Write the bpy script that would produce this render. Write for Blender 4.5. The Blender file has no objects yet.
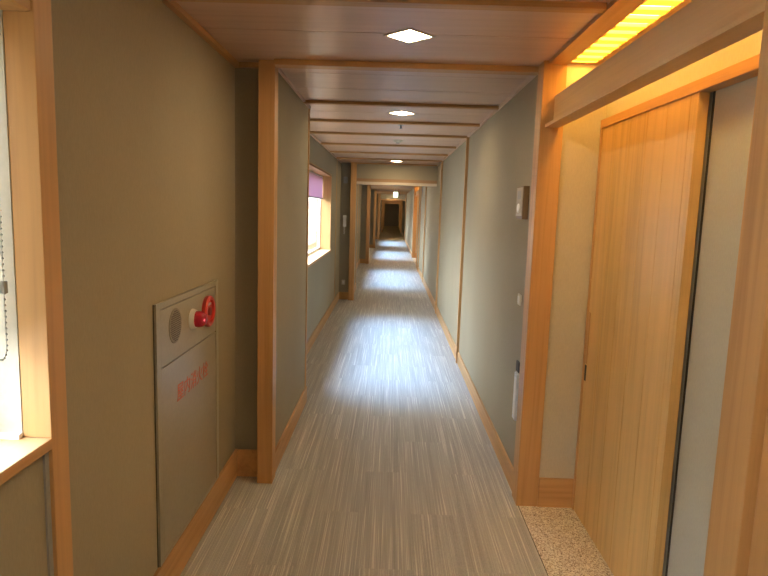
import bpy, bmesh, math, random
from mathutils import Vector, Matrix
random.seed(7)
C = bpy.context.scene.collection
H = 1.6           # camera height
CZ = 2.36         # ceiling height
P = 7.05          # length of one bay of the corridor
RX = .765         # right wall
LX = -.875        # window wall
NX = -.66         # projecting wall on the left

# ------------------------------------------------------------------ materials
def new_mat(name):
    m = bpy.data.materials.new(name); m.use_nodes = True
    nt = m.node_tree; b = nt.nodes['Principled BSDF']
    return m, nt, b
def N(nt, t, **kw):
    n = nt.nodes.new(t)
    for k, v in kw.items():
        if k in n.inputs: n.inputs[k].default_value = v
        else: setattr(n, k, v)
    return n
def L(nt, a, b): nt.links.new(a, b)
def coords(nt, scale, rot=(0, 0, 0)):
    tc = N(nt, 'ShaderNodeTexCoord'); mp = N(nt, 'ShaderNodeMapping')
    mp.inputs['Scale'].default_value = scale; mp.inputs['Rotation'].default_value = rot
    L(nt, tc.outputs['Object'], mp.inputs['Vector']); return mp.outputs['Vector']
def ramp(nt, fac, stops):
    r = N(nt, 'ShaderNodeValToRGB'); cr = r.color_ramp
    while len(cr.elements) < len(stops): cr.elements.new(.5)
    for e, (p, c) in zip(cr.elements, stops): e.position = p; e.color = (*c, 1)
    L(nt, fac, r.inputs['Fac']); return r.outputs['Color']
def plain(name, col, rough=.5, metal=0, spec=.5):
    m, nt, b = new_mat(name)
    v = coords(nt, (30, 30, 30)); n = N(nt, 'ShaderNodeTexNoise', Scale=2.0, Detail=2.0); L(nt, v, n.inputs['Vector'])
    c = ramp(nt, n.outputs['Fac'], [(.3, tuple(x * .95 for x in col)), (.7, tuple(min(1, x * 1.04) for x in col))])
    L(nt, c, b.inputs['Base Color'])
    b.inputs['Roughness'].default_value = rough; b.inputs['Metallic'].default_value = metal
    b.inputs['Specular IOR Level'].default_value = spec
    return m
def wood(name, axis, col, dark=.72, rough=.45, fine=1.0, spec=.35):
    """grain runs along axis (0,1,2)"""
    m, nt, b = new_mat(name)
    s = [38 * fine] * 3; s[axis] = 1.1
    v = coords(nt, tuple(s)); n = N(nt, 'ShaderNodeTexNoise', Scale=1.0, Detail=5.0, Roughness=.6, Distortion=.4); L(nt, v, n.inputs['Vector'])
    s2 = [7.0 * fine] * 3; s2[axis] = .35
    v2 = coords(nt, tuple(s2)); n2 = N(nt, 'ShaderNodeTexNoise', Scale=1.0, Detail=3.0); L(nt, v2, n2.inputs['Vector'])
    mx = N(nt, 'ShaderNodeMath', operation='MULTIPLY_ADD'); mx.inputs[1].default_value = .55; L(nt, n.outputs['Fac'], mx.inputs[0])
    m2 = N(nt, 'ShaderNodeMath', operation='MULTIPLY'); m2.inputs[1].default_value = .45; L(nt, n2.outputs['Fac'], m2.inputs[0]); L(nt, m2.outputs[0], mx.inputs[2])
    c = ramp(nt, mx.outputs[0], [(.28, (col[0] * dark, col[1] * dark * .93, col[2] * dark * .85)), (.5, col), (.72, tuple(min(1, x * 1.13) for x in col))])
    L(nt, c, b.inputs['Base Color'])
    b.inputs['Roughness'].default_value = rough; b.inputs['Specular IOR Level'].default_value = spec
    bp = N(nt, 'ShaderNodeBump', Strength=.08, Distance=.002); L(nt, mx.outputs[0], bp.inputs['Height']); L(nt, bp.outputs[0], b.inputs['Normal'])
    return m
def cloth_wall(name, col, bump=.12):
    m, nt, b = new_mat(name)
    v = coords(nt, (260, 260, 60)); n = N(nt, 'ShaderNodeTexNoise', Scale=1.0, Detail=3.0); L(nt, v, n.inputs['Vector'])
    v2 = coords(nt, (1.3, 1.3, 1.0)); n2 = N(nt, 'ShaderNodeTexNoise', Scale=1.0, Detail=3.0); L(nt, v2, n2.inputs['Vector'])
    a = N(nt, 'ShaderNodeMath', operation='ADD'); L(nt, n.outputs['Fac'], a.inputs[0]); L(nt, n2.outputs['Fac'], a.inputs[1])
    h = N(nt, 'ShaderNodeMath', operation='MULTIPLY'); h.inputs[1].default_value = .5; L(nt, a.outputs[0], h.inputs[0])
    c = ramp(nt, h.outputs[0], [(.3, tuple(x * .9 for x in col)), (.7, tuple(x * 1.08 for x in col))])
    L(nt, c, b.inputs['Base Color']); b.inputs['Roughness'].default_value = .8; b.inputs['Specular IOR Level'].default_value = .2
    bp = N(nt, 'ShaderNodeBump', Strength=bump, Distance=.001); L(nt, n.outputs['Fac'], bp.inputs['Height']); L(nt, bp.outputs[0], b.inputs['Normal'])
    return m
def carpet_mat(name, base, light):
    m, nt, b = new_mat(name)
    tc = N(nt, 'ShaderNodeTexCoord')
    # carpet planks .25 x 1 m, staggered: a random offset per plank breaks the streaks
    mp = N(nt, 'ShaderNodeMapping'); mp.inputs['Rotation'].default_value = (0, 0, math.pi / 2); mp.inputs['Location'].default_value = (0, .1, 0)
    L(nt, tc.outputs['Object'], mp.inputs['Vector'])
    br = N(nt, 'ShaderNodeTexBrick', Scale=1.0); br.offset = .5
    br.inputs['Brick Width'].default_value = 1.0; br.inputs['Row Height'].default_value = .25; br.inputs['Mortar Size'].default_value = .0
    br.inputs['Color1'].default_value = (0, 0, 0, 1); br.inputs['Color2'].default_value = (1, 1, 1, 1)
    L(nt, mp.outputs[0], br.inputs['Vector'])
    sc = N(nt, 'ShaderNodeVectorMath', operation='SCALE'); sc.inputs['Scale'].default_value = 7.0
    L(nt, br.outputs['Color'], sc.inputs[0])
    ad = N(nt, 'ShaderNodeVectorMath', operation='ADD'); L(nt, tc.outputs['Object'], ad.inputs[0]); L(nt, sc.outputs[0], ad.inputs[1])
    def stream(sx, sy, det):
        q = N(nt, 'ShaderNodeMapping'); q.inputs['Scale'].default_value = (sx, sy, 1); L(nt, ad.outputs[0], q.inputs['Vector'])
        n = N(nt, 'ShaderNodeTexNoise', Scale=1.0, Detail=det, Roughness=.6); L(nt, q.outputs[0], n.inputs['Vector']); return n.outputs['Fac']
    a = stream(190, 1.1, 2.0); bb = stream(30, .6, 2.0); cc = stream(420, 130, 2.0)
    c1 = ramp(nt, a, [(.34, tuple(x * .86 for x in base)), (.57, base), (.70, light)])
    c2 = ramp(nt, bb, [(.35, (.89, .89, .89)), (.65, (1.05, 1.05, 1.04))])
    c3 = ramp(nt, cc, [(.3, (.80, .80, .80)), (.7, (1.12, 1.12, 1.12))])
    mu = N(nt, 'ShaderNodeMix', data_type='RGBA', blend_type='MULTIPLY'); mu.inputs[0].default_value = 1; L(nt, c1, mu.inputs[6]); L(nt, c2, mu.inputs[7])
    mv = N(nt, 'ShaderNodeMix', data_type='RGBA', blend_type='MULTIPLY'); mv.inputs[0].default_value = 1; L(nt, mu.outputs[2], mv.inputs[6]); L(nt, c3, mv.inputs[7])
    L(nt, mv.outputs[2], b.inputs['Base Color']); b.inputs['Roughness'].default_value = .8; b.inputs['Specular IOR Level'].default_value = .35
    bp = N(nt, 'ShaderNodeBump', Strength=.35, Distance=.003); L(nt, cc, bp.inputs['Height']); L(nt, bp.outputs[0], b.inputs['Normal'])
    return m
def terrazzo(name):
    m, nt, b = new_mat(name)
    v = coords(nt, (1, 1, 1)); vo = N(nt, 'ShaderNodeTexVoronoi', Scale=190.0); L(nt, v, vo.inputs['Vector'])
    sp = N(nt, 'ShaderNodeSeparateColor'); L(nt, vo.outputs['Color'], sp.inputs[0])
    c = ramp(nt, sp.outputs[0], [(.0, (.15, .11, .08)), (.16, (.40, .32, .24)), (.40, (.60, .53, .43)), (.7, (.78, .72, .62)), (.95, (.33, .27, .20))])
    L(nt, c, b.inputs['Base Color']); b.inputs['Roughness'].default_value = .6
    bp = N(nt, 'ShaderNodeBump', Strength=.3, Distance=.002); L(nt, vo.outputs['Distance'], bp.inputs['Height']); L(nt, bp.outputs[0], b.inputs['Normal'])
    return m
def emit(name, col, s):
    m, nt, b = new_mat(name)
    b.inputs['Base Color'].default_value = (.8, .8, .8, 1)
    b.inputs['Emission Color'].default_value = (*col, 1); b.inputs['Emission Strength'].default_value = s
    return m
def thin_glass(name):
    m, nt, b = new_mat(name); nt.nodes.remove(b)
    o = nt.nodes['Material Output']; t = N(nt, 'ShaderNodeBsdfTransparent'); t.inputs[0].default_value = (.93, .96, .96, 1)
    g = N(nt, 'ShaderNodeBsdfGlossy'); g.inputs['Roughness'].default_value = .02
    f = N(nt, 'ShaderNodeLayerWeight', Blend=.5); pw = N(nt, 'ShaderNodeMath', operation='POWER'); pw.inputs[1].default_value = 5
    ma = N(nt, 'ShaderNodeMath', operation='MULTIPLY_ADD'); ma.inputs[1].default_value = .8; ma.inputs[2].default_value = .03
    mx = N(nt, 'ShaderNodeMixShader'); L(nt, f.outputs['Facing'], pw.inputs[0]); L(nt, pw.outputs[0], ma.inputs[0])
    L(nt, ma.outputs[0], mx.inputs[0]); L(nt, t.outputs[0], mx.inputs[1]); L(nt, g.outputs[0], mx.inputs[2]); L(nt, mx.outputs[0], o.inputs[0])
    return m
WC = (.54, .31, .13)
WZ, WY, WXm = wood('wood_upright', 2, WC), wood('wood_along', 1, WC), wood('wood_across', 0, WC)
DOORW = wood('wood_door_boards', 2, (.66, .43, .17), dark=.68, rough=.4, fine=.8)
CEILW = wood('wood_ceiling_boards', 0, (.60, .40, .28), dark=.86, rough=.33, fine=.7, spec=.5)
BEAMW = wood('wood_lintel', 1, (.58, .35, .16), dark=.85)
WALL = cloth_wall('woven_wallpaper', (.342, .302, .218))
PLASTER = cloth_wall('cream_plaster', (.52, .48, .385))
PANEL = cloth_wall('pale_grey_panel', (.47, .47, .42))
CARPET = carpet_mat('streaked_carpet', (.43, .42, .405), (.72, .69, .63))
STONE = terrazzo('washed_gravel')
WHITE = plain('white_plastic', (.75, .75, .73), .4)
CREAM = plain('cream_plastic', (.62, .58, .47), .4)
DARK = plain('dark_slot', (.03, .025, .02), .6)
GREYP = plain('grey_plastic', (.33, .33, .32), .5)
METAL = plain('beige_painted_steel', (.33, .305, .225), .38, 0, .5)
METALD = plain('beige_steel_door', (.31, .28, .205), .33, 0, .6)
SEAM = plain('dark_seam', (.05, .045, .035), .7)
RED = plain('red_plastic', (.62, .04, .035), .3)
REDTXT = plain('red_lettering', (.62, .12, .05), .5)
STEEL = plain('steel', (.45, .45, .44), .35, .8)
BLIND = plain('mauve_blind_fabric', (.40, .30, .36), .8)
GROUND = plain('garden_soil', (.12, .12, .08), .9)
DARKEND = cloth_wall('dark_end_wall', (.3, .26, .2))
LAMP = emit('warm_lamp_glow', (1, .75, .45), 50)
LOUV = emit('amber_lamp_glow', (1, .56, .09), 10)
GLASS = thin_glass('window_glass')
EXITG = emit('exit_sign_glow', (.25, 1, .5), 1.2)
EXITW = emit('exit_sign_white', (.75, 1, .82), 2.4)
REDLAMP = emit('red_lamp_lens', (1, .03, .06), .015)
REDLAMP.node_tree.nodes['Principled BSDF'].inputs['Base Color'].default_value = (.30, .012, .015, 1)
REDLAMP.node_tree.nodes['Principled BSDF'].inputs['Roughness'].default_value = .12
REDCORE = emit('red_lamp_core', (1, .04, .10), .9)

# ------------------------------------------------------------------ mesh helpers
class MB:
    def __init__(s): s.bm = bmesh.new()
    def box(s, x0, x1, y0, y1, z0, z1):
        v = [s.bm.verts.new((x, y, z)) for x in (x0, x1) for y in (y0, y1) for z in (z0, z1)]
        for f in ((0, 1, 3, 2), (4, 6, 7, 5), (0, 4, 5, 1), (2, 3, 7, 6), (0, 2, 6, 4), (1, 5, 7, 3)): s.bm.faces.new([v[i] for i in f])
        return s
    def cyl(s, c, axis, r0, r1, l, n=32):
        """cone/cylinder from c along axis (Vector), length l"""
        a = Vector(axis).normalized(); q = Vector((0, 0, 1)).rotation_difference(a).to_matrix().to_4x4()
        m = Matrix.Translation(Vector(c) + a * l / 2) @ q
        bmesh.ops.create_cone(s.bm, cap_ends=True, segments=n, radius1=r0, radius2=r1, depth=l, matrix=m); return s
    def lathe(s, prof, axis='x', n=36, c=(0, 0, 0)):
        """prof: list of (r, h) ; revolve round an axis"""
        rings = []
        for r, h in prof:
            ring = []
            for k in range(n):
                a = 2 * math.pi * k / n; u, w = r * math.cos(a), r * math.sin(a)
                p = {'x': (h, u, w), 'y': (u, h, w), 'z': (u, w, h)}[axis]
                ring.append(s.bm.verts.new((p[0] + c[0], p[1] + c[1], p[2] + c[2])))
            rings.append(ring)
        for A, B in zip(rings, rings[1:]):
            for k in range(n): s.bm.faces.new((A[k], A[(k + 1) % n], B[(k + 1) % n], B[k]))
        s.bm.faces.new(rings[0][::-1]); s.bm.faces.new(rings[-1]); return s
    def tube(s, pts, r, n=8):
        pts = [Vector(p) for p in pts]; rings = []
        for i, p in enumerate(pts):
            d = (pts[min(i + 1, len(pts) - 1)] - pts[max(i - 1, 0)]).normalized()
            q = Vector((0, 0, 1)).rotation_difference(d)
            rings.append([s.bm.verts.new(p + q @ Vector((r * math.cos(2 * math.pi * k / n), r * math.sin(2 * math.pi * k / n), 0))) for k in range(n)])
        for A, B in zip(rings, rings[1:]):
            for k in range(n): s.bm.faces.new((A[k], A[(k + 1) % n], B[(k + 1) % n], B[k]))
        s.bm.faces.new(rings[0][::-1]); s.bm.faces.new(rings[-1]); return s
    def sphere(s, c, r, sc=(1, 1, 1), u=10, v=7):
        m = Matrix.Translation(c) @ Matrix.Diagonal((*sc, 1)); bmesh.ops.create_uvsphere(s.bm, u_segments=u, v_segments=v, radius=r, matrix=m); return s
    def build(s, name, mat, parent=None, bevel=0, smooth=False):
        bmesh.ops.recalc_face_normals(s.bm, faces=s.bm.faces)
        me = bpy.data.meshes.new(name); s.bm.to_mesh(me); s.bm.free(); me.materials.append(mat)
        if smooth:
            for f in me.polygons: f.use_smooth = True
            me.set_sharp_from_angle(angle=math.radians(40))
        o = bpy.data.objects.new(name, me); C.objects.link(o)
        if parent: o.parent = parent
        if bevel:
            b = o.modifiers.new('bevel', 'BEVEL'); b.width = bevel; b.segments = 2; b.limit_method = 'ANGLE'
        return o
def struct(o, label, cat): o['kind'] = 'structure'; o['label'] = label; o['category'] = cat; return o
def thing(name, label, cat, loc=(0, 0, 0), rz=0, group=None):
    o = bpy.data.objects.new(name, None); o.empty_display_size = .05; C.objects.link(o)
    o.location = loc; o.rotation_euler = (0, 0, rz); o['label'] = label; o['category'] = cat
    if group: o['group'] = group
    return o
def dup(root, loc, label):
    r = root.copy(); C.objects.link(r); r.location = loc; r['label'] = label
    for ch in list(root.children):
        c = ch.copy(); C.objects.link(c); c.parent = r
        for g in list(ch.children):
            d = g.copy(); C.objects.link(d); d.parent = c
    return r
tn = [0]
def trim(mb, mat, label, cat='trim', bevel=.002):
    tn[0] += 1; return struct(mb.build('trim_%d' % tn[0], mat, None, bevel), label, cat)

# ------------------------------------------------------------------ floor and ceiling
YB, YE = -3.5, 57.0
struct(MB().box(-1.1, .752, YB, 31.5, -.1, 0).build('floor', CARPET), 'grey beige carpet with fine pale streaks running down the corridor', 'carpet')
struct(MB().box(-1.1, .752, 31.5, YE, -.1, 0).box(.752, 1.2, 3.25, 16.6, -.1, 0).box(.752, 1.2, 20.12, YE, -.1, 0).box(.752, 1.2, YB, 1.15, -.1, 0).build('floor', carpet_mat('brown_carpet', (.62, .48, .29), (.75, .6, .38))), 'brown carpet at the far dark end of the corridor', 'carpet')
st = MB(); st.box(.7525, 1.2, 1.15, 3.25, -.1, 0); st.box(.7525, 1.2, 16.6, 20.12, -.1, 0)
struct(st.build('floor', STONE), 'washed gravel stone strip in front of the sliding door', 'stone floor')
trim(MB().box(.7515, .7545, 1.15, 3.13, -.01, .002), SEAM, 'thin dark joint between carpet and gravel strip', bevel=0)

bat0 = [3.30, 4.49, 5.41, 6.29, 7.33, 8.37, 9.38]
bats = [-2.4, -1.3, -.1, 1.15, 2.31]; k = 0
while k * P + 3.3 < YE:
    bats += [b + k * P for b in bat0 if b + k * P < YE - .3]; k += 1
groove_in = {2.31: [2.745], 3.30: [3.57, 4.01]}
cm = MB(); cm.box(-1.1, 1.2, YB, YE, CZ + .012, CZ + .25)   # slab above the boards
edges = sorted([YB] + bats + [YE])
for a, b in zip(edges, edges[1:]):
    ph = round((a - 3.30) % P, 2)
    if a in groove_in: gs = groove_in[a]
    elif abs(ph) < .02 or abs(ph - P) < .02: gs = [a + (b - a) / 3, a + 2 * (b - a) / 3]
    else: gs = [(a + b) / 2]
    ys = [a] + gs + [b]
    for p, q in zip(ys, ys[1:]): cm.box(-1.0, RX + .01, p + .0028, q - .0028, CZ, CZ + .012)
cmo = cm.build('ceiling', CEILW, None, 0); struct(cmo, 'brown wooden board ceiling with narrow joints', 'ceiling')
for i, b in enumerate(bats):
    if i < 1: continue
    x0 = LX if (b < 3.2 or (b - 3.3) % P > 1.5) else NX
    if 3.2 < b < 3.4: x0 = -.638
    w, h = (.028, .022) if b != 3.30 else (.04, .03)
    trim(MB().box(x0, RX - .012, b - w, b + w, CZ - h, CZ), WXm, 'wooden batten across the ceiling, number %d from the camera' % i if b > 3.4 else 'wooden batten across the ceiling near the camera at %s' % ('the first post' if b > 3 else 'the first light' if b > 2 else 'the viewer'), 'ceiling batten')

# ------------------------------------------------------------------ walls left
XO = -1.075   # outer face
wall = MB()
WIN = []     # (y0, y1) of the windows
ZS, ZH = .985, 2.035
def wall_strip(mb, y0, y1, wins):
    y = y0
    for a, b in wins:
        mb.box(XO, LX, y, a, 0, CZ); mb.box(XO, LX, a, b, 0, ZS - .03); mb.box(XO, LX, a, b, ZH + .02, CZ); y = b
    mb.box(XO, LX, y, y1, 0, CZ)
wall_strip(wall, YB, 3.39, [(-1.3, 1.48)]); WIN.append((-1.3, 1.48))
struct(wall.build('wall_left', WALL), 'olive grey woven wallpaper wall with red lamp cabinet, nearest on the left', 'wall')
for k in range(4):
    o = k * P; m = MB()
    m.box(XO, NX, 3.39 + o, 4.775 + o, 0, CZ)
    m.box(XO, -.7, 3.385 + o, 3.39 + o, 0, CZ)
    e = 10.44 + o
    wall_strip(m, 4.775 + o, e, [(5.1 + o, 8.74 + o)]); WIN.append((5.1 + o, 8.74 + o))
    struct(m.build('wall_left', WALL), ['olive projecting wall panel and window wall behind the first left post', 'second left wall section past the white handset', 'third left wall section far down the corridor', 'fourth left wall section before the far frame'][k], 'wall')
m = MB().box(XO, NX, 31.59, YE, 0, CZ); struct(m.build('wall_left', DARKEND if False else WALL), 'dim left wall of the far end of the corridor', 'wall')

# posts on the left
PL = []
for k in range(5):
    y = 3.29 + k * P - (0 if k == 0 else .02)
    x0, x1 = (-.726, -.638) if k == 0 else (-.70, -.605)
    if k == 4: continue
    trim(MB().box(x0, x1, y, y + .095, 0, CZ), WZ, ['upright wooden post nearest on the left, beside the dark recess', 'upright wooden post left of the white header, beside the handset', 'third upright wooden post on the left down the corridor', 'fourth upright wooden post on the left, far away'][k], 'post')
# baseboards left
bb = MB(); bb.box(LX, LX + .014, YB, 1.48, 0, .125); bb.box(LX, LX + .014, 1.56, 3.39, 0, .165); bb.box(LX + .014, -.726, 3.371, 3.385, 0, .165)
struct(bb.build('baseboard_left', WY, None, .002), 'orange brown wooden baseboard under the cabinet wall', 'baseboard')
for k in range(4):
    o = k * P
    bb = MB(); bb.box(NX, NX + .014, 3.385 + o, 4.775 + o, 0, .13); bb.box(LX, LX + .014, 4.79 + o, 10.42 + o, 0, .13); bb.box(LX + .014, -.70, 10.406 + o, 10.42 + o, 0, .13)
    bb.box(LX + .014, NX + .014, 4.775 + o, 4.789 + o, 0, .13)
    struct(bb.build('baseboard_left', WY, None, .002), ['baseboard of the projecting panel and first window wall on the left', 'baseboard of the second left wall section', 'baseboard of the third left wall section', 'baseboard of the fourth left wall section'][k], 'baseboard')
    trim(MB().box(NX - .001, NX + .009, 4.745 + o, 4.775 + o, .13, CZ), WZ, 'thin wooden edge strip on the projecting wall end, left bay %s from camera' % ['first', 'second', 'third', 'fourth'][k], 'edge strip')
    trim(MB().box(LX, LX + .006, 9.585 + o, 9.61 + o, .13, CZ), WZ, 'thin wooden joint strip past the window, left bay %s from camera' % ['first', 'second', 'third', 'fourth'][k], 'joint strip')
    if 0: trim(MB().box(LX, LX + .008, 6.25 + o, 6.29 + o, .13, CZ), WZ, 'thin wooden joint strip before the window, left bay %s from camera' % ['first', 'second', 'third', 'fourth'][k], 'joint strip')
# crown mouldings
trim(MB().box(LX, LX + .028, YB, 3.385, CZ - .026, CZ).box(LX + .028, -.726, 3.355, 3.385, CZ - .026, CZ), WY, 'wooden crown moulding along the nearest left wall', 'crown moulding')
for k in range(4):
    o = k * P
    trim(MB().box(NX, NX + .016, 3.40 + o, 4.775 + o, CZ - .016, CZ).box(LX, LX + .016, 4.79 + o, 10.42 + o, CZ - .016, CZ), CEILW, 'slim ceiling moulding on left bay %s from camera' % ['first', 'second', 'third', 'fourth'][k], 'crown moulding', 0)

# ------------------------------------------------------------------ windows
for i, (a, b) in enumerate(WIN):
    n = i + 1
    w = bpy.data.objects.new('window_%d' % n, None); C.objects.link(w); w.location = (0, a, ZS); w.empty_display_size = .1
    struct(w, ['wood lined window at the left edge nearest the camera', 'wood lined window with lowered mauve blind on the left', 'second wood lined window down the corridor on the left', 'third wood lined window down the corridor on the left', 'farthest wood lined window on the left'][i], 'window')
    Lw = b - a; hh = ZH - ZS
    near = i == 0
    # liner boards: jambs, head
    jx = -.932 if near else -1.05
    f = MB(); f.box(jx, LX + .006, -.001, .02, 0, hh); f.box(jx, LX + (.0165 if near else .006), Lw - .002 if near else Lw - .02, Lw + .001, 0, hh); f.box(jx, LX + .006, 0, Lw, hh, hh + .021)
    if not near:
        f.box(LX, LX + .006, -.02, 0, -.03, hh + .03); f.box(LX, LX + .006, Lw, Lw + .02, -.03, hh + .03); f.box(LX, LX + .006, -.02, Lw + .02, hh, hh + .03)
    f.build('jamb_lining', WZ, w, .002)
    s = MB(); s.box(XO + .01, LX + .018, -.0, Lw + (.0 if near else .0), -.03, 0); s.build('sill', WY, w, .003)
    if near:
        MB().box(-1.06, -.933, Lw - .004, Lw + .0, .004, hh + .015).box(-1.06, -.933, 0, .004, .004, hh + .015).build('side_lining', plain('pale_window_lining', (.50, .46, .38), .6), w)
        MB().box(-1.06, -.933, Lw - .02, Lw - .004, .0, .012).build('sill_bead', WHITE, w)
    sf = MB(); gx = -1.035
    nm = 3 if near else 2
    for j in range(nm + 1):
        y = j * (Lw - .035) / nm; sf.box(gx - .02, gx + .015, y, y + .035, 0, hh)
    sf.box(gx - .02, gx + .015, 0, Lw, 0, .035); sf.box(gx - .02, gx + .015, 0, Lw, hh - .035, hh + .02)
    sf.build('window_frame', STEEL if False else WHITE if not near else GREYP, w, .002)
    MB().box(gx - .003, gx + .001, .03, Lw - .03, .03, hh - .03).build('pane', GLASS, w)
# casing post of window 1, runs to the floor
trim(MB().box(LX, LX + .016, 1.48, 1.558, 0, CZ - .026), WZ, 'flat wooden casing board running floor to ceiling beside the nearest window', 'casing')
trim(MB().box(LX, LX + .010, -1.3, 1.48, ZH + .001, ZH + .06), WY, 'wooden head casing over the nearest window', 'casing')
trim(MB().box(LX, LX + .006, 1.462, 1.4795, .125, ZS - .032), GREYP, 'dark grey joint strip below the nearest window sill', 'joint strip', 0)
# blinds
def translucent(name, col):
    m, nt, b = new_mat(name); b.inputs['Base Color'].default_value = (*col, 1); b.inputs['Roughness'].default_value = .8
    t = N(nt, 'ShaderNodeBsdfTranslucent'); t.inputs[0].default_value = (*col, 1); mx = N(nt, 'ShaderNodeMixShader'); mx.inputs[0].default_value = .4
    L(nt, b.outputs[0], mx.inputs[1]); L(nt, t.outputs[0], mx.inputs[2]); L(nt, mx.outputs[0], nt.nodes['Material Output'].inputs[0]); return m
CREAMBLIND = translucent('cream_blind_fabric', (.78, .70, .56))
BLIND = translucent('mauve_blind', (.55, .38, .46))
def blind(y0, y1, drop, label, mat=None):
    t = thing('roller_blind', label, 'blind', (-1.01, y0, ZH - .02), 0, 'roller blinds in the corridor windows')
    MB().cyl((0, 0, 0), (0, 1, 0), .019, .019, y1 - y0).build('roller', WHITE, t, smooth=True)
    MB().box(.017, .0185, 0, y1 - y0, -drop, 0).build('fabric', mat or BLIND, t)
    MB().box(.011, .025, 0, y1 - y0, -drop - .018, -drop).build('bottom_rail', GREYP, t, .003)
for (a, b), d, l in zip(WIN[1:], (.29, .28, .3, .3), ('mauve roller blind a third lowered in the first window past the projecting wall', 'mauve roller blind in the second far window on the left', 'mauve roller blind in the third far window on the left', 'mauve roller blind in the farthest window on the left')):
    blind(a + .03, b - .03, d, l)
blind(-1.26, 1.44, .74, 'cream roller blind added to soften daylight in the nearest window at left edge', CREAMBLIND)  # added out of view; cloth and drop chosen to warm and limit the daylight
# bead chain of the near window: a closed loop hanging in front of the lining
ch = thing('bead_chain', 'grey bead chain loop hanging in the nearest window at left edge', 'blind cord', (-.899, 1.36, ZH + .04))
cb = MB(); zb = 1.19
cpts = []
for j in range(60): cpts.append((0, -.02, -.01 - j * .0138))
nb = len(cpts); z_end = cpts[-1][2]
for j in range(1, 8):
    a = math.pi * j / 8; cpts.append((0, 0 - .02 * math.cos(a), z_end - .03 * math.sin(a)))
for j in range(60): cpts.append((0, .02, z_end + j * .0138))
for p in cpts: cb.sphere(p, .0032, (1, 1, 1), 6, 4)
cb.tube(cpts, .0009, 4)
cb.build('beads', STEEL, ch, smooth=True)
MB().box(-.006, .006, .013, .027, -.70, -.67).build('connector', GREYP, ch, .002)

# ------------------------------------------------------------------ right wall
rw = MB(); rw.box(RX, 1.3, 3.25, 16.6, 0, CZ)
struct(rw.build('wall_right', WALL), 'long olive grey wallpaper wall on the right between the two door recesses', 'wall')
struct(MB().box(RX, 1.3, 20.14, YE, 0, CZ).build('wall_right', WALL), 'far right wall beyond the second door recess', 'wall')
struct(MB().box(RX + .005, 1.3, YB, 1.02, 0, CZ).build('wall_right', WALL), 'right wall beside the camera', 'wall')
rb = MB(); rb.box(RX - .014, RX, 3.25, 16.6, 0, .125); struct(rb.build('baseboard_right', WY, None, .002), 'low wooden baseboard along the long right wall', 'baseboard')
rb = MB(); rb.box(RX - .014, RX, 20.14, YE, 0, .125); struct(rb.build('baseboard_right', WY, None, .002), 'low wooden baseboard along the far right wall', 'baseboard')
for y, nme in ((6.22, 'nearest'), (9.27, 'second'), (13.3, 'third'), (15.6, 'fourth')):
    trim(MB().box(RX - .027, RX, y - .014, y + .014, .0, CZ - .016), WZ, 'thin wooden joint strip on right wall, %s from camera' % nme, 'joint strip', .001)
trim(MB().box(RX - .016, RX, 3.25, 16.6, CZ - .02, CZ), CEILW, 'slim ceiling moulding on the long right wall', 'crown moulding', 0)
# alcove shell
def alcove(y0, y1, first):
    tag = 'nearest' if first else 'second far'
    # far return wall, back wall over the door, outer closing wall
    m = MB(); m.box(.858, 1.3, y1 + .01, y1 + .12, 0, CZ)
    struct(m.build('wall_right', PLASTER), 'cream return wall of the %s door recess' % tag, 'wall')
    m = MB(); m.box(1.075, 1.3, y0 - .1, y1 + .01, 2.075, CZ); m.box(1.10, 1.3, y0 - .1, y1 + .01, 0, 2.075)
    struct(m.build('wall_right', PANEL if first else PLASTER), 'pale grey back wall of the %s door recess' % tag, 'wall')
    b = MB(); b.box(.858, 1.05, y1 - .004, y1 + .01, 0, .165); struct(b.build('baseboard_right', WXm, None, .002), 'wooden baseboard on the return wall of the %s recess' % tag, 'baseboard')
    trim(MB().box(.741, .858, y1, y1 + .12, 0, CZ), WZ, 'tall orange lit wooden post at the far side of the %s door recess' % tag, 'post')
    trim(MB().box(.741, .86, y0 + .02, y0 + .135, 0, CZ).box(.766, .86, y0 - .12, y0 + .02, 0, CZ), WZ, 'wooden post with rebated edge at the near side of the %s door recess' % tag, 'post')
    # lintel with a lip
    trim(MB().box(.805, .84, y0 + .135, y1, 2.05, 2.19).box(.765, .84, y0 + .135, y1, 2.034, 2.05), BEAMW, 'heavy brown wooden lintel beam crossing the %s door recess' % tag, 'lintel', .0015)
    # ceiling border boards
    trim(MB().box(RX - .002, .862, y0 - .12, y1, CZ - .018, CZ + .012), WY, 'wooden ceiling border between boards and louvre of the %s recess' % tag, 'ceiling border')
    trim(MB().box(.990, 1.075, y0 - .12, y1 + .01, CZ - .012, CZ + .012).box(.862, .990, y1 - .025, y1 + .01, CZ - .012, CZ + .012), WY, 'wooden ceiling border behind louvre of the %s recess' % tag, 'ceiling border')
    # head rail and jamb of the sliding door
    trim(MB().box(1.045, 1.10, y0, y1 + .0, 2.035, 2.077), WY, 'wooden head rail above the sliding door of the %s recess' % tag, 'door rail')
    trim(MB().box(1.045, 1.10, y1 - .022, y1 - .004, 0, 2.035), WZ, 'slim wooden jamb behind the sliding door of the %s recess' % tag, 'door jamb')
alcove(1.15, 3.13, True); alcove(16.6, 20.02, False)
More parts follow.
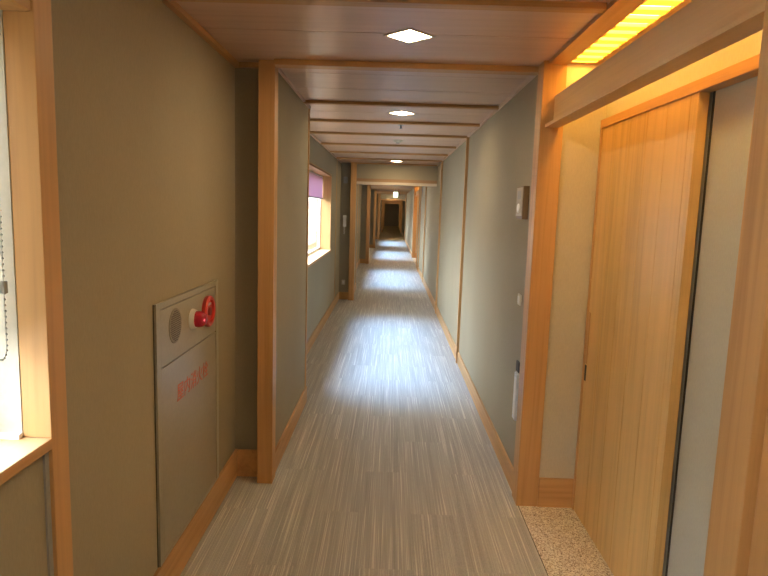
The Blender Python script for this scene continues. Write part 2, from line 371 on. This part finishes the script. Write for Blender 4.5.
# door 1
def sliding_door(n, ya, yb, label):
    d = bpy.data.objects.new('door_%d' % n, None); C.objects.link(d); d.location = (1.05, ya, 0); struct(d, label, 'sliding door')
    W = yb - ya; m = MB(); nb = 5; wid = [.055] + [(W - .055) / 5] * 5; y = 0
    m.box(.006, .034, .004, W - .004, .006, 2.030)
    for w in wid:
        m.box(0, .038, y + (.0012 if y else 0), y + w - .0012, .003, 2.034); y += w
    m.build('door_leaf', DOORW, d, .0015)
    MB().box(-.006, .0, W - .035, W - .012, .83, 1.10).build('door_handle', WZ, d, .002)
    MB().box(-.003, .001, W - .030, W - .010, .735, .82).build('finger_slot', DARK, d, .002)
sliding_door(1, 2.155, 3.104, 'large light wooden sliding door of vertical boards on the right')
sliding_door(2, 18.3, 19.99, 'wooden sliding door of the far recess glowing orange on the right')
trim(MB().box(1.096, 1.0995, 2.141, 2.150, .0, 2.035), DARK, 'dark strip painted as the shade behind the sliding door edge', 'shade strip', 0)  # near-black strip, shade behind the leaf put into its colour

# louvre lights
SLAT = translucent('amber_louvre_slat', (.72, .50, .22)); SLAT.node_tree.nodes['Mix Shader'].inputs[0].default_value = .13
def louvre(y0, y1, label):
    t = thing('louvre_light', label, 'ceiling light', (.926, y0, CZ))
    Lh = y1 - y0
    MB().box(-.064, .064, 0, Lh, -.001, .0125).build('diffuser', LOUV, t)
    k = 0; y = Lh - .10
    while y > .03:
        MB().box(-.064, .064, y, y + .054, -.015, -.001).build('slat', SLAT, t, .001); y -= .1
    return t
louvre(1.2, 3.104, 'glowing amber louvre ceiling light above the nearest sliding door')
louvre(17.8, 19.99, 'small amber louvre light glowing in the far door recess')

# ------------------------------------------------------------------ header frames
trim(MB().box(-.612, RX, 10.35, 10.47, 2.03, 2.10), wood('wood_dark_header', 0, (.34, .21, .12)), 'wooden header across the corridor below the first transom wall', 'header')
trim(MB().box(-.600, RX, 10.33, 10.35, 2.0, 2.045).box(-.600, RX, 10.35, 10.47, 2.0, 2.03), plain('pale_header_edge', (.55, .48, .38), .4), 'pale lower edge of the first header', 'header edge', .001)
struct(MB().box(-.64, RX, 10.37, 10.46, 2.095, CZ).build('wall_1', WALL), 'olive transom wall above the first header', 'wall')
trim(MB().box(-.64, RX, 31.45, 31.57, 2.03, 2.10), WXm, 'wooden header of the far frame', 'header')
trim(MB().box(-.70, -.56, 31.44, 31.58, 0, CZ).box(.73, RX, 31.44, 31.58, 0, CZ), WZ, 'pair of wooden jambs of the far frame', 'door frame')
struct(MB().box(-.64, RX, 31.47, 31.56, 2.10, CZ).build('wall_2', WALL), 'olive transom wall above the far frame', 'wall')
for y, s in ((41.2, 'middle'), (48.0, 'deep')):
    trim(MB().box(NX, -.52, y, y + .12, 0, CZ).box(.64, RX, y, y + .12, 0, CZ).box(-.52, .64, y, y + .12, 2.0, CZ), WZ, 'wooden door frame in the dark end of the corridor, %s one' % s, 'door frame')
struct(MB().box(-1.1, 1.2, YE, YE + .2, 0, CZ + .1).build('wall_back', DARKEND), 'dark wall closing the far end of the corridor', 'wall')
struct(MB().box(-1.3, 1.3, YB - .2, YB, -.1, CZ + .1).build('wall_front', WALL), 'wall closing the corridor behind the camera', 'wall')

# ------------------------------------------------------------------ fire cabinet
fc = thing('fire_hose_cabinet', 'beige steel fire cabinet with red lamp, set in the left wall', 'fire cabinet', (LX, 2.60, .168))
def fb(mb, n, m, bevel=.001, par=fc, smooth=False): return mb.build(n, m, par, bevel, smooth)
HW = .405; HT = 1.05
# frame ring (y -.405..+.40), door and upper panel inset
fb(MB().box(0, .012, -HW, -HW + .042, 0, HT).box(0, .012, HW - .042, HW, 0, HT).box(0, .012, -HW + .042, HW - .042, HT - .026, HT).box(0, .012, -HW + .042, HW - .042, 0, .012), 'frame', METAL)
fb(MB().box(0, .003, -HW - .0015, -HW + .0005, 0, HT).box(.0, .0045, -HW + .03, HW - .03, .005, HT - .01), 'seam', SEAM, 0)
fb(MB().box(0, .0105, -HW + .045, HW - .045, .014, .790), 'door', METALD)
up = fb(MB().box(0, .0105, -HW + .045, HW - .045, .794, HT - .029), 'upper_panel', METAL)
# round speaker: rim disc with punched dots
sp = fb(MB().lathe([(.072, .0), (.072, .0125), (.068, .0135), (.001, .0135)], 'x', 40, (0, -.205, .933)), 'speaker_grille', plain('grille_beige', (.24, .215, .16), .5), 0, fc, True)
ho = MB(); pit = .0095
for i in range(-8, 9):
    for j in range(-8, 9):
        y, z = (i + .5 * (j % 2)) * pit, j * pit * .9
        if y * y + z * z < .062 ** 2: ho.cyl((.0134, -.205 + y, .933 + z), (1, 0, 0), .0029, .0029, .0006, 8)
ho.build('hole', DARK, sp)['kind'] = 'stuff'
# red lamp: white base, red dome with glowing core
lb = fb(MB().lathe([(.046, 0), (.046, .008), (.042, .018), (.040, .024), (.001, .024)], 'x', 40, (.006, .005, .922)), 'lamp_base', WHITE, 0, fc, True)
fb(MB().lathe([(.036, 0), (.036, .018), (.033, .030), (.026, .040), (.014, .046), (.001, .047)], 'x', 36, (.028, .005, .922)), 'red_lens', REDLAMP, 0, lb, True)
MB().sphere((.066, -.008, .922), .012, (.6, 1, 1), 14, 10).build('lit_bulb', REDCORE, lb, smooth=True)
# round red call point: ring with hub
cp = fb(MB().lathe([(.070, .0), (.075, .006), (.075, .020), (.069, .026), (.056, .026), (.053, .014), (.001, .014)], 'x', 44, (.008, .210, .922)), 'call_point', RED, 0, fc, True)
fb(MB().lathe([(.020, .014), (.019, .024), (.001, .026)], 'x', 28, (.008, .210, .922)), 'push_button', plain('dull_red_button', (.30, .03, .025), .35), 0, cp, True)
fb(MB().box(.0215, .027, .183, .237, .951, .961), 'name_plate', WHITE, .0005, cp)
# lettering
cu = bpy.data.curves.new('lettering', 'FONT'); cu.body = '屋内消火栓'; cu.size = .082; cu.extrude = .0004; cu.align_x = 'LEFT'
tmp = bpy.data.objects.new('tmp', cu); C.objects.link(tmp)
bpy.context.view_layer.update()
me = bpy.data.meshes.new_from_object(tmp.evaluated_get(bpy.context.evaluated_depsgraph_get())); bpy.data.objects.remove(tmp)
xs = [v.co.x for v in me.vertices] or [0, 1]; w0 = max(xs) - min(xs)
R = Matrix(((0, 0, 1), (1, 0, 0), (0, 1, 0))).to_4x4()
me.transform(Matrix.Translation((.0115, -.195, .612)) @ R @ Matrix.Diagonal((.42 / w0, 1, 1, 1)) @ Matrix.Translation((-min(xs), 0, 0)))
me.materials.clear(); me.materials.append(REDTXT); me.name = 'lettering'
lt = bpy.data.objects.new('lettering', me); C.objects.link(lt); lt.parent = fc; lt['label'] = 'red lettering'

# ------------------------------------------------------------------ ceiling fittings
dl = thing('ceiling_light', 'lit square downlight turned diamondwise, nearest on the ceiling', 'ceiling light', (.056, 2.772, CZ), 0, 'square downlights along the corridor')
fr = MB(); s = .082; t = .014
for a, b, c, d in ((-s, s, -s, -s + t), (-s, s, s - t, s), (-s, -s + t, -s + t, s - t), (s - t, s, -s + t, s - t)): fr.box(a, b, c, d, -.004, .0)
bmesh.ops.rotate(fr.bm, verts=fr.bm.verts, cent=(0, 0, 0), matrix=Matrix.Rotation(math.pi / 4, 3, 'Z')); fr.build('frame', CREAM, dl, .001)
df = MB(); df.box(-s + t, s - t, -s + t, s - t, -.0022, -.0008); bmesh.ops.rotate(df.bm, verts=df.bm.verts, cent=(0, 0, 0), matrix=Matrix.Rotation(math.pi / 4, 3, 'Z')); df.build('diffuser', LAMP, dl)
ord_ = ['second', 'third', 'fourth', 'fifth', 'sixth', 'seventh', 'eighth', 'ninth', 'tenth']
for y, l in zip((4.924, 9.79, 12.0, 16.9, 19.05, 23.9, 26.1), ord_):
    dup(dl, (.06, y, CZ), 'lit square downlight on the ceiling, %s from the camera' % l)
for y, l in ((33.12, 'just past'), (40.17, 'second past'), (47.22, 'third past'), (54.27, 'farthest past')): dup(dl, (.06, y, CZ), 'downlight added to brighten the dim end of the corridor, %s the far frame' % l)  # lamps added beyond the far frame to lift the dark end
dup(dl, (.056, .35, CZ), 'lit square downlight on the ceiling above the viewer')
dup(dl, (.056, -1.75, CZ), 'unseen downlight added behind the viewer to fill the near walls')  # unseen fill lamp, added to brighten the near wall
dup(dl, (.06, 30.97, CZ), 'lit square downlight on the ceiling just before the far frame')
t = thing('smoke_detector', 'round white smoke detector on ceiling past the second downlight', 'smoke detector', (.05, 6.82, CZ))
MB().lathe([(.001, -.03), (.035, -.03), (.046, -.018), (.052, -.006), (.052, 0)], 'z', 32).build('housing', CREAM, t, smooth=True)
MB().lathe([(.001, -.036), (.018, -.036), (.020, -.028)], 'z', 20).build('sensing_chamber', GREYP, t, smooth=True)
t = thing('sprinkler_head', 'small metal sprinkler head on ceiling past the second downlight', 'sprinkler', (.065, 5.62, CZ))
MB().lathe([(.001, -.004), (.028, -.004), (.030, .004)], 'z', 24).build('escutcheon', STEEL, t, smooth=True)
MB().cyl((0, 0, -.03), (0, 0, 1), .008, .008, .028, 16).cyl((0, 0, -.033), (0, 0, 1), .018, .018, .003, 20).build('deflector', STEEL, t, smooth=True)
t = thing('exit_sign', 'small green and white lit exit sign hanging far down the corridor', 'exit sign', (.15, 22.6, CZ)); t.scale = (.8, .8, .95)
for hx in (-.05, .05): MB().cyl((hx, 0, -.14), (0, 0, 1), .008, .008, .14, 10).build('hanger', WHITE, t, smooth=True)
bx = MB().box(-.10, .10, -.02, .02, -.34, -.14).build('housing', WHITE, t, .004)
pn = MB().box(-.093, .093, -.023, -.0205, -.333, -.147).build('lit_panel', EXITW, bx)
g = MB(); g.box(.02, .075, -.0245, -.0235, -.32, -.31).box(.02, .03, -.0245, -.0235, -.31, -.165).box(.065, .075, -.0245, -.0235, -.31, -.165).box(.02, .075, -.0245, -.0235, -.165, -.158)
g.sphere((-.025, -.024, -.178), .013, (1, .05, 1)).box(-.045, -.01, -.0245, -.0235, -.25, -.195).box(-.07, -.04, -.0245, -.0235, -.305, -.25).box(-.015, .01, -.0245, -.0235, -.30, -.25)
g.build('pictogram', EXITG, bx)

# ------------------------------------------------------------------ fittings on the right wall
t = thing('wall_control_panel', 'beige control panel with round white button on right wall beside the post', 'switch panel', (RX, 3.43, 1.565))
MB().box(-.032, 0, -.045, .125, 0, .185).build('back_plate', plain('taupe_plastic', (.20, .13, .07), .5), t, .003)
MB().box(-.0355, -.032, -.035, .118, .018, .178).build('cover', plain('putty_plastic', (.42, .36, .27), .45), t, .003)
MB().box(-.037, -.0355, .000, .085, .112, .160).build('display', GREYP, t, .001)
MB().lathe([(.026, 0), (.025, -.005), (.020, -.007), (.001, -.007)], 'x', 28, (-.0355, .045, .062)).build('button', WHITE, t, smooth=True)
t = thing('light_switch', 'small cream switch on right wall beside the wooden post', 'switch', (RX, 3.43, 1.07))
MB().box(-.008, 0, -.02, .055, 0, .065).build('plate', CREAM, t, .003)
MB().box(-.012, -.008, -.006, .040, .012, .053).build('rocker', WHITE, t, .002)
t = thing('wall_holder', 'narrow white box mounted low on right wall beside the post', 'wall box', (RX, 3.36, .41))
MB().box(-.016, 0, -.02, .05, 0, .275).build('body', plain('bluish_white_plastic', (.62, .65, .70), .45), t, .004)
MB().box(-.0175, -.016, -.008, .038, .03, .25).build('front_sheet', WHITE, t, .001)
MB().box(-.012, 0, -.025, .04, .285, .345).build('clip', DARK, t, .003)

# handset by the first header
t = thing('wall_phone', 'white handset with coiled cord on the dark wall left of header', 'intercom phone', (-.795, 10.42, 1.25))
MB().box(-.028, .028, -.016, 0, .03, .22).build('cradle', CREAM, t, .005)
hs = MB(); hs.box(-.024, .024, -.034, -.018, .06, .18); hs.box(-.027, .027, -.050, -.016, .165, .215); hs.box(-.027, .027, -.050, -.016, .02, .07); hs.build('handset', WHITE, t, .006)
MB().tube([(.010 * math.cos(a * 1.6) - .004, -.022 + .008 * math.sin(a * 1.6), .02 - a * .0065) for a in [i * .5 for i in range(40)]], .003, 6).build('cord', WHITE, t, smooth=True)
t = thing('socket_plate', 'small pale socket plate low on the wall below the handset', 'socket', (-.795, 10.42, .26))
MB().box(-.03, .03, -.007, 0, 0, .085).build('plate', CREAM, t, .002)
MB().box(-.014, .014, -.009, -.007, .02, .065).build('socket_face', WHITE, t, .001)
t = thing('wall_box', 'small grey box high on the dark wall above the handset', 'junction box', (-.795, 10.42, 2.01))
MB().box(-.035, .035, -.03, 0, 0, .11).build('housing', GREYP, t, .004)
MB().box(-.028, .028, -.032, -.03, .008, .102).build('cover', GREYP, t, .002)

# ------------------------------------------------------------------ outside
struct(MB().box(-30, XO, -20, 70, -.6, -.35).build('ground', GROUND), 'ground outside the windows', 'ground')
struct(MB().box(-4.3, -4.1, -12, 60, -.6, 2.1).build('wall_3', plain('pale_backdrop_wall', (.74, .70, .66), .9)), 'pale wall added outside to make the window panes look white', 'backdrop wall')  # added pale backdrop, keeps the view through the panes bright
W = bpy.data.worlds.new('sky'); bpy.context.scene.world = W; W.use_nodes = True
bg = W.node_tree.nodes['Background']; bg.inputs[0].default_value = (.97, .98, 1.0, 1); bg.inputs[1].default_value = 5.0
def sunlight(name, el, az, ang, col, s):
    d = bpy.data.lights.new(name, 'SUN'); d.angle = math.radians(ang); d.color = col; d.energy = s
    o = bpy.data.objects.new(name, d); C.objects.link(o)
    v = Vector((math.cos(el) * math.cos(az), math.cos(el) * math.sin(az), -math.sin(el)))   # travel direction
    o.rotation_euler = v.to_track_quat('-Z', 'Y').to_euler(); o.location = (-5, 5, 6); return o
sunlight('sky_glow', math.radians(56), math.radians(-8), 36, (.29, .56, 1.0), 9.0)

# ------------------------------------------------------------------ camera
f = 600.0; yaw, pitch, roll = -7.69957928e-03, 1.31412050e-01, 3.16053090e-02
cy, sy, cp_, sp_ = math.cos(yaw), math.sin(yaw), math.cos(pitch), math.sin(pitch)
fw = Vector((sy * cp_, cy * cp_, -sp_)); r = Vector((cy, -sy, 0)); u = r.cross(fw)
c, s = math.cos(roll), math.sin(roll); r2 = c * r + s * u; u2 = -s * r + c * u
cam = bpy.data.cameras.new('camera'); cam.sensor_width = 36; cam.lens = f / 768 * 36; cam.clip_start = .02; cam.clip_end = 200
co = bpy.data.objects.new('camera', cam); C.objects.link(co)
co.matrix_world = Matrix(((r2.x, u2.x, -fw.x, 0), (r2.y, u2.y, -fw.y, 0), (r2.z, u2.z, -fw.z, H), (0, 0, 0, 1)))
sc = bpy.context.scene; sc.camera = co
vs = sc.view_settings; vs.view_transform = 'Standard'; vs.look = 'None'; vs.gamma = 1; vs.use_curve_mapping = False; vs.exposure = 1.72
